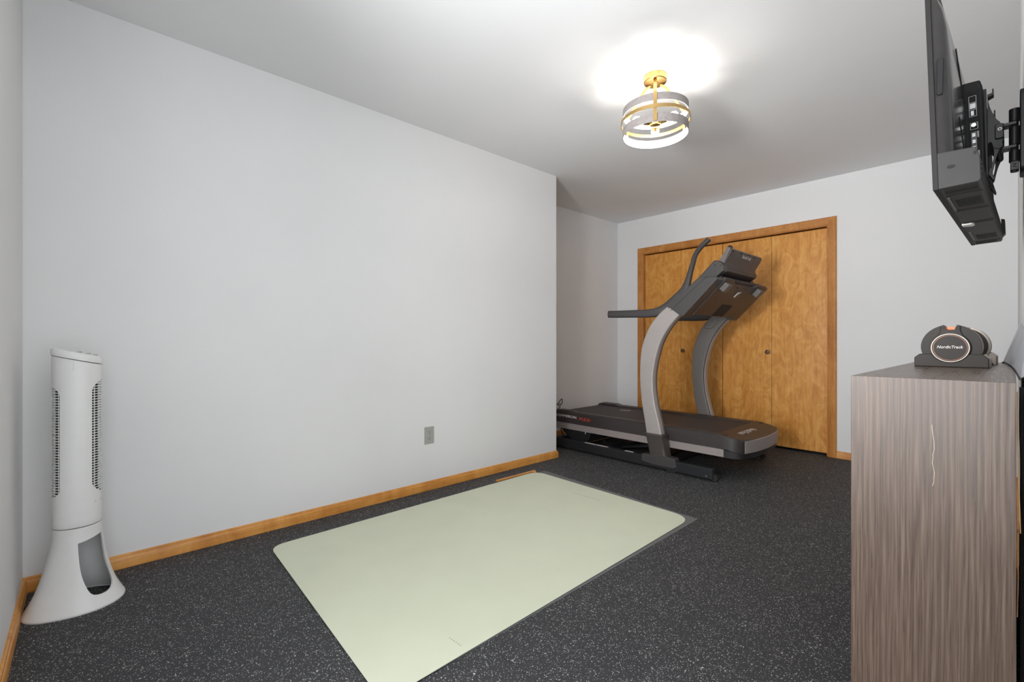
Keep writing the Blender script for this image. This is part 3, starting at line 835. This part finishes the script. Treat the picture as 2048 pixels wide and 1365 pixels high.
# ---------------------------------------------------------------- storage cabinets
def cabinet(y0, y1, label, first):
    c = root('storage_cabinet', (-.138, (y0 + y1)/2, 0), label, 'cabinet', 'taupe cabinets along the right wall')
    x0, x1, z1, t = -.2835, .0045, .921, .018
    obj('side_panel', boxes(((x0, y0, 0), (x1, y0 + t, z1))), 'taupe', c, bevel=.0008)
    obj('side_panel', boxes(((x0, y1 - t, 0), (x1, y1, z1))), 'taupe', c, bevel=.0008)
    obj('top_panel', boxes(((x0, y0 + t, z1 - t), (x1, y1 - t, z1))), 'taupe', c, bevel=.0006)
    obj('bottom_panel', boxes(((x0 + .02, y0 + t, .05), (x1, y1 - t, .05 + t))), 'taupe', c)
    obj('plinth', boxes(((x0 + .03, y0 + t, 0), (x0 + .045, y1 - t, .05))), 'taupe', c)
    obj('back_panel', boxes(((x1 - .006, y0 + t, .05 + t), (x1 - .002, y1 - t, z1 - t))), 'hardboard', c)
    zb = [.055, .478, .899]
    for i in (0, 1):
        d = obj('door', boxes(((x0, y0 + t + .002, zb[i] + .002), (x0 + .017, y1 - t - .002, zb[i+1] - .002))), 'taupe', c, bevel=.001)
        bm = B(); ym = (y0 + y1)/2; zz = zb[i+1] - .05
        tube(bm, [(x0 + .002, ym - .06, zz), (x0 - .018, ym - .055, zz), (x0 - .022, ym, zz), (x0 - .018, ym + .055, zz), (x0 + .002, ym + .06, zz)], .004, n=10, up=(0, 0, 1))
        obj('handle', bm, 'mount_black', d)
    return c
cabinet(1.450, 2.120, 'tall narrow taupe woodgrain cabinet nearest the camera, scratched end panel showing', True)
cabinet(2.122, 2.790, 'taupe woodgrain cabinet beyond the nearest one, carrying the adjustable dumbbell', False)

# ---------------------------------------------------------------- dumbbell in its tray (local axes: y along the bar)
DR = (0, 0, R(-1.7))
DL = (-.1455, 2.158, .9212)
tr = root('dumbbell_tray', DL, 'dark moulded tray cradling the adjustable dumbbell on the cabinet top', 'dumbbell tray', rot=DR)
def arc(cx, cz, r, a0, a1, n=14): return [(cx + r*math.cos(R(a0 + (a1-a0)*i/n)), cz + r*math.sin(R(a0 + (a1-a0)*i/n))) for i in range(n + 1)]
cz = .0685
def cradle(y0, y1):
    bm = B()
    cut = arc(0, cz, .0555, 228, 312, 12)
    pts = [(-.0925, 0), (.0925, 0), (.0925, .031), (.080, .0445), (.060, .0450)] + list(reversed([(x, z) for x, z in arc(0, cz, .0640, 203, 337, 18)])) + [(-.060, .0450), (-.080, .0445), (-.0925, .031)]
    prism(bm, pts, 'y', y0, y1); return bm
bm = B()
cbz = cz - .003; a0 = math.degrees(math.asin((.0445 - cbz)/.0495))
prism(bm, [(-.0925, 0), (.0925, 0), (.0925, .031), (.078, .0445)] + [(.0495*math.cos(R(a0 - (180 + 2*a0)*i/28)), cbz + .0495*math.sin(R(a0 - (180 + 2*a0)*i/28))) for i in range(29)] + [(-.078, .0445), (-.0925, .031)], 'y', -.002, .0060)
obj('end_wall', bm, 'plate_dark', tr, bevel=.003)
bm = B(); prism(bm, [(-.0925, 0), (.0925, 0), (.0925, .031), (.078, .0445), (-.078, .0445), (-.0925, .031)], 'y', .4445, .452); obj('end_wall', bm, 'plate_dark', tr, bevel=.003)
obj('tray_floor', boxes(((-.085, .012, 0), (.085, .438, .006))), 'plate_dark', tr, bevel=.001)
for a, b in ((.0105, .120), (.330, .4395)):
    for sgn in (1, -1):
        bm = B(); prism(bm, [(sgn*.072, 0), (sgn*.0925, 0), (sgn*.0925, .031), (sgn*.0785, .0445), (sgn*.074, .040)], 'y', a, b)
        obj('side_cheek', bm, 'pale_lit', tr, bevel=.002)
        if a < .1:
            pass
bm = B()
for x in (-.07, .07): box(bm, (x - .012, .12, .006), (x + .012, .33, .02))
pieces('tray_rib', bm, 'plate_dark', tr, bevel=.002)
db = root('dumbbell', DL, 'adjustable dumbbell with round dark end plates and orange dial on cabinet top', 'dumbbell', rot=DR)
def disc(y0, y1, r, zc=cz, flat=None, n=56):
    bm = B()
    pts = []
    for i in range(n):
        a = 2*PI*i/n; x, z = r*math.cos(a), zc + r*math.sin(a); z = max(z, .0085)
        pts.append((x, z))
    prism(bm, pts, 'y', y0, y1); return bm
def notch_plate(y0, y1, r=.0765):
    # round plate with a trapezoid notch on top
    bm = B(); pts = []
    top = [(.0125*1.6, cz + .0765), (.0125, cz + .060), (-.0125, cz + .060), (-.0125*1.6, cz + .0765)]
    for i in range(53):
        a = R(75.2 - i * (330.4 / 52)); x, z = r*math.cos(a), cz + r*math.sin(a); pts.append((x, max(z, .0085)))
    pts += [(-.0185, cz + .0745), (-.0115, cz + .0585), (.0115, cz + .0585), (.0185, cz + .0745)]
    prism(bm, pts, 'y', y0, y1); return bm
stack = [(.012, .022), (.0235, .034), (.0355, .046), (.0475, .058), (.0595, .070), (.0715, .082)]
for k, (a, b) in enumerate(stack):
    for y0, y1 in ((a, b), (.450 - b, .450 - a)):
        r = .0765 if k < 5 else .070
        obj('weight_plate', notch_plate(y0, y1, r), 'pale_lit' if k in (1, 2, 4) else 'plate_dark', db, bevel=.0012)  # paler plates have the light on their edges painted in
# end cap face: dark keyhole bracket with groove, badge ring and dial
y = .0115
def keyhole(g):
    pts = []
    for i in range(45):
        a = R(52 - i * (284 / 44)); pts.append(((.050 + g)*math.cos(a), cz - .002 + (.050 + g)*math.sin(a)))
    pts += [(-.0235 - g, cz + .056), (-.0235 - g, cz + .071 + g*.4), (-.0165, cz + .0745 + g*.4), (-.0095, cz + .058), (.0095, cz + .058), (.0165, cz + .0745 + g*.4), (.0235 + g, cz + .071 + g*.4), (.0235 + g, cz + .056)]
    return [(x, max(z, .010)) for x, z in pts]
bm = B(); prism(bm, keyhole(.0022), 'y', .0105, .0122); obj('groove', bm, 'groove_black', db)
bm = B(); prism(bm, keyhole(0), 'y', .0065, .0122); kb = obj('end_bracket', bm, 'plate_dark', db, bevel=.0008)
bm = B()
for x in (-.0175, .0175): cyl(bm, (x, .0060, cz + .064), (x, .0070, cz + .064), .0018, n=12)
pieces('rivet', bm, 'groove_black', kb)
cb_ = cz - .003
def ring_y(bm, r0, r1, y0, y1, n=56):
    rg = []
    for r, yv in ((r1, y0), (r1, y1), (r0, y1), (r0, y0), (r1, y0)): rg.append([(r*math.cos(2*PI*i/n), yv, cb_ + r*math.sin(2*PI*i/n)) for i in range(n)])
    loft(bm, rg, False, False); bmesh.ops.remove_doubles(bm, verts=bm.verts, dist=1e-6)
bm = B(); ring_y(bm, .0455, .0485, -.0045, .0070); obj('badge_rim', bm, 'pale_lit', db, label='pale ring around the badge')
bm = B(); prism(bm, [(.046*math.cos(2*PI*i/56), cb_ + .046*math.sin(2*PI*i/56)) for i in range(56)], 'y', -.0025, .0070); bd = obj('badge', bm, 'plate_dark', db)
bm = B(); ring_y(bm, .0418, .0426, -.0031, -.0020); obj('copper_line', bm, 'copper_line', bd)
me = text_mesh('NordicTrack', (0, -.0028, cb_ + .003), (1, 0, 0), (0, 0, 1), .0650, .0095, shear=.22, bold=.012, extrude=.0004)
obj('lettering', me, 'white_print', bd, smooth=False, label='white maker lettering on the badge')
bm = B(); prism(bm, [(.0155*math.cos(a)*1.0, cz + .0585 + .0115*math.sin(a)) for a in [PI*i/16 for i in range(17)]], 'y', .024, .036)
obj('dial', bm, 'orange', db, bevel=.001, label='orange selector dial')
bm = B(); cyl(bm, (0, .080, cz), (0, .370, cz), .016)
cyl(bm, (0, .14, cz), (0, .31, cz), .0185); obj('grip', bm, 'black_plastic', db)

# ---------------------------------------------------------------- curved plastic sheet and cables behind the cabinets
sh = root('plastic_sheet', (0, 2.2, .922), 'curved blue-grey plastic sheet with black lower edge leaning on the right wall', 'plastic sheet')
botp = catmull([(-.029, 2.700, .9225), (-.020, 2.66, .9225), (-.006, 2.35, .9225), (.003, 2.05, .9225), (.0085, 1.70, .9225), (.0105, 1.56, .9225)], 6)
bm = B(); g = []
topx = XR - .0015
n = len(botp)
for i, p in enumerate(botp):
    s_ = i / (n - 1); h = .155 * (1 - s_)**.35 + .012
    row = []
    for j in range(9):
        t_ = j / 8; row.append(bm.verts.new((p.x + (topx - p.x) * t_, p.y, p.z + h * t_)))
    g.append(row)
for a, b in zip(g, g[1:]):
    for j in range(8): bm.faces.new((a[j], a[j+1], b[j+1], b[j]))
bmesh.ops.solidify(bm, geom=bm.faces[:], thickness=.0008)
obj('sheet', bm, 'sheet', sh, angle=60)
bm = B(); tube(bm, [(p.x, p.y, p.z + .001) for p in botp], (.0035, .0022), n=8, smooth=False, up=(0, 0, 1)); obj('edge_strip', bm, 'cable', sh)
# torn hardboard strips and a lead in the gap behind the near cabinet
tb = root('torn_backing_board', (.0085, 1.49, .45), 'torn tan backing board strips in the gap between cabinet and right wall', 'board')
bm = B()
def strip(bm, pts, wdt, th):
    rings = []
    for (x, y, z, k) in pts:
        rings.append([(x - th, y, z), (x + th, y, z), (x + th, y + wdt*k, z), (x - th, y + wdt*k, z)])
    loft(bm, rings)
strip(bm, [(.0062, 1.462, .90, .3), (.0064, 1.462, .80, 1), (.0078, 1.462, .72, 1), (.0090, 1.462, .66, .9), (.0105, 1.462, .60, .5)], .06, .0009)
strip(bm, [(.0068, 1.464, .60, .6), (.0072, 1.462, .50, 1), (.0060, 1.462, .42, .6)], .05, .0006)
strip(bm, [(.0066, 1.465, .20, .6), (.0072, 1.465, .10, 1), (.0070, 1.465, .005, 1)], .05, .001)
pieces('board_strip', bm, 'hardboard', tb, angle=60)
cb2 = root('wall_cable', (.015, 1.60, .5), 'black cable hanging in the gap between cabinet and right wall', 'cable')
bm = B(); tube(bm, [(.0130, 1.56, .905), (.0125, 1.54, .82), (.0140, 1.53, .72), (.0125, 1.54, .55), (.0135, 1.55, .35), (.0130, 1.55, .01)], .0038, n=10, up=(0, 1, 0))
obj('cable_run', bm, 'cable', cb2)

# ---------------------------------------------------------------- television (local axes: x towards the wall, y along the screen, z up)
TV = root('television', (-.118, 1.347, 1.335), 'flat television seen from behind and side, tilted down off the right wall', 'television', rot=(0, R(-1.8), R(-1.38)))
LW, LH = .875, .512
obj('panel_frame', boxes(((0, 0, 0), (.0095, LW, LH))), 'tv_black', TV, bevel=.0015)
obj('screen', boxes(((-.0006, .009, .014), (.002, LW - .009, LH - .009))), 'tv_screen', TV)
bm = B(); rings = []
def rr(y0, y1, z0, z1, r, x): return [(x, p[0], p[1]) for p in rounded([(y0, z0), (y1, z0), (y1, z1), (y0, z1)], r, 6)]
for x, i, top in ((.0095, .006, .085), (.018, .009, .089), (.025, .015, .104), (.030, .026, .132), (.0325, .045, .175), (.0335, .08, .21)):
    rings.append(rr(i, LW - i, .004, LH - top + .0, .03 if i > .01 else .015, x))
loft(bm, rings, False, True)
bk = obj('back_shell', bm, 'tv_back', TV, angle=40)
# recessed grips and slanted ribs on the back
bm = B(); prism(bm, rounded([(.0125, .205), (.0215, .205), (.0255, .285), (.0155, .285)], .004, 5), 'y', .0035, .014); obj('hand_grip', bm, 'vent_dark', bk, bevel=.001)
for (ya, za, yb, zb) in ((.16, .36, .32, .285), (.17, .20, .33, .10)):
    bm = B(); prism(bm, [(ya, za), (ya + .01, za + .008), (yb, zb + .012), (yb, zb)], 'x', .0325, .0345); obj('back_rib', bm, 'vent_dark', bk)
# connector housing
bm = B(); y0, y1 = .348, .70
prism(bm, [(.030, .05), (.064, .05), (.066, .33), (.062, .347), (.030, .350)], 'y', y0, y1)
hs = obj('connector_housing', bm, 'tv_black', TV, bevel=.003)
yf = y0 - .0008
obj('port_recess', boxes(((.0365, yf - .0002, .10), (.0600, y0 + .002, .322))), 'vent_dark', hs)
bm = B()
def plate(xa, xb, za, zb, fr=.0012):
    box(bm, (xa, yf - .0016, za), (xb, yf, za + fr)); box(bm, (xa, yf - .0016, zb - fr), (xb, yf, zb))
    box(bm, (xa, yf - .0016, za), (xa + fr, yf, zb)); box(bm, (xb - fr, yf - .0016, za), (xb, yf, zb))
plate(.040, .0545, .292, .310); plate(.040, .0545, .274, .2925); plate(.040, .0545, .256, .2745); plate(.041, .0555, .222, .240)
for z in (.200, .183, .166, .149): plate(.0425, .0520, z, z + .0155, .0010)
box(bm, (.0535, yf - .0014, .200), (.0565, yf, .216)); box(bm, (.0535, yf - .0014, .150), (.0565, yf, .166))
obj('port_label', bm, 'outlet', hs, smooth=False)
bm = B()
for (xa, xb, za, zb) in ((.042, .0525, .277, .290), (.0435, .049, .259, .271), (.0442, .050, .203, .2125), (.0442, .050, .186, .1955), (.0442, .050, .169, .1785), (.0442, .050, .152, .1615)): box(bm, (xa, yf - .0018, za), (xb, yf, zb))
pieces('port', bm, 'steel_screw', hs, smooth=False)
bm = B(); cyl(bm, (.048, yf - .010, .231), (.048, yf, .231), .0048, n=16); obj('aerial_socket', bm, 'chrome', hs)
# speaker and electronics bar along the bottom
bm = B(); prism(bm, [(.0085, .001), (.070, .001), (.0735, .006), (.0735, .052), (.068, .074), (.0085, .079)], 'y', .001, LW - .001)
sb = obj('speaker_bar', bm, 'tv_grey', TV, bevel=.0015)
bm = B()
def xz_disc(bm, cx, cz_, rx, rz, ya, yb, n=20): prism(bm, [(cx + rx*math.cos(2*PI*i/n), cz_ + rz*math.sin(2*PI*i/n)) for i in range(n)], 'y', ya, yb)
xz_disc(bm, .030, .044, .0065, .0035, -.0002, .002); xz_disc(bm, .0665, .062, .0022, .004, -.0002, .002); pieces('screw_recess', bm, 'groove_black', sb)
bm = B()
for i in range(4): box(bm, (.0732, .01, .010 + .010*i), (.0748, LW - .01, .0150 + .010*i))
obj('back_ridges', bm, 'tv_grey', sb)
for ya in (.05, .585):
    bm = B()
    for i in range(11): box(bm, (.0235 + .0040*i, ya + .085, -.0004), (.0257 + .0040*i, ya + .165, .002))
    obj('vent_slots', bm, 'vent_dark', sb)
bm = B()
for ya, yb, xa, xb in ((.028, .055, .016, .066), (.078, .082, .014, .071), (.255, .266, .014, .071), (.435, .455, .014, .071), (.803, .808, .014, .071), (.825, .850, .014, .062)): box(bm, (xa, ya, -.0004), (xb, yb, .002))
pieces('underside_groove', bm, 'vent_dark', sb)
bm = B()
for ya in (.10, .60): box(bm, (.0135, ya, -.0012), (.0175, ya + .15, .002))
pieces('underside_lip', bm, 'inner_grey', sb)
bm = B(); prism(bm, [(.010, .445), (.030, .445), (.034, .452), (.034, .475), (.028, .482), (.010, .470)], 'z', -.0045, .001); obj('infrared_sensor', bm, 'ring_white', sb, bevel=.001, label='small pale sensor window')
bm = B(); prism(bm, [(.0735, .012), (.0815, .020), (.0815, .065), (.0735, .068)], 'y', LW - .045, LW - .005); obj('corner_foot', bm, 'tv_grey', sb, bevel=.001)

# wall mount
MT = root('tv_wall_mount', (XR, 1.78, 1.55), 'black articulated television bracket fixed to the right wall', 'tv mount')
for y in (1.735, 1.90):
    bm = B(); prism(bm, [(-.0500, 1.445), (-.0440, 1.447), (-.0480, 1.672), (-.0540, 1.672)], 'y', y, y + .022)
    br = obj('vesa_arm', bm, 'mount_black', MT, bevel=.001)
    bm = B(); prism(bm, [(-.0460, 1.647), (-.0345, 1.652), (-.0345, 1.667), (-.0375, 1.667), (-.0375, 1.657), (-.0465, 1.655)], 'y', y, y + .026)
    prism(bm, [(-.0435, 1.447), (-.0355, 1.430), (-.0325, 1.432), (-.0400, 1.464)], 'y', y, y + .026); pieces('hook', bm, 'mount_black', br)
# curved yoke: outline in x-z
yo = catmull([(-.046, 0, 1.650), (-.041, 0, 1.622), (-.031, 0, 1.592), (-.0235, 0, 1.580)], 5)
yo2 = catmull([(-.0165, 0, 1.560), (-.019, 0, 1.525), (-.029, 0, 1.492), (-.036, 0, 1.455)], 5)
inner = catmull([(-.0405, 0, 1.455), (-.034, 0, 1.50), (-.0385, 0, 1.53), (-.046, 0, 1.53)], 4)
bm = B(); prism(bm, [(p.x, p.z) for p in yo + yo2 + inner], 'y', 1.745, 1.752); prism(bm, [(p.x, p.z) for p in yo + yo2 + inner], 'y', 1.868, 1.875)
pieces('yoke', bm, 'mount_black', MT, bevel=.001)
bm = B(); prism(bm, rounded([(-.0325, 1.535), (-.0165, 1.535), (-.0165, 1.573), (-.0325, 1.573)], .005, 4), 'y', 1.736, 1.885); kn = obj('tilt_block', bm, 'mount_black', MT, bevel=.002)
bm = B(); 
rg = []
for r, yv in ((.0040, 1.7345), (.0040, 1.7360), (.0022, 1.7360), (.0022, 1.7345), (.0040, 1.7345)): rg.append([(-.0235 + r*math.cos(2*PI*i/20), yv, 1.558 + r*1.0*math.sin(2*PI*i/20)) for i in range(20)])
loft(bm, rg, False, False); obj('bolt_ring', bm, 'white_print', kn)
bm = B(); cyl(bm, (-.026, 1.740, 1.518), (-.026, 1.88, 1.518), .008, n=16); obj('tilt_knob', bm, 'black_plastic', MT)
for z in (1.572, 1.512):
    bm = B(); prism(bm, [(-.022, 1.765), (.006, 1.765), (.008, 1.775), (.008, 1.80), (-.022, 1.80)], 'z', z, z + .007); obj('link_plate', bm, 'charcoal', MT, bevel=.001)
px, py = .0025, 1.785
for z0, z1, r in ((1.583, 1.617, .0105), (1.522, 1.570, .0105), (1.478, 1.508, .0105)):
    bm = B(); cyl(bm, (px, py, z0), (px, py, z1), r, n=24); obj('pivot_barrel', bm, 'mount_black', MT, bevel=.0015)
bm = B(); cyl(bm, (px, py, 1.452), (px, py, 1.612), .0075, n=20); obj('pivot_pin', bm, 'black_plastic', MT)
clp = obj('pin_clip', boxes(((px - .008, 1.773, 1.455), (px + .008, 1.797, 1.478))), 'charcoal', MT, bevel=.002)
bm = B(); tube(bm, [(px - .0035, 1.7722, 1.472), (px + .003, 1.7722, 1.470), (px - .003, 1.7722, 1.465), (px + .0035, 1.7722, 1.462)], .0008, n=6, smooth=False, up=(0, 1, 0)); obj('clip_mark', bm, 'vent_dark', clp)
bm = B(); prism(bm, rounded([(1.742, 1.442), (1.835, 1.442), (1.835, 1.655), (1.742, 1.655)], .02, 6), 'x', .0115, XR); obj('wall_plate', bm, 'mount_black', MT, bevel=.003)
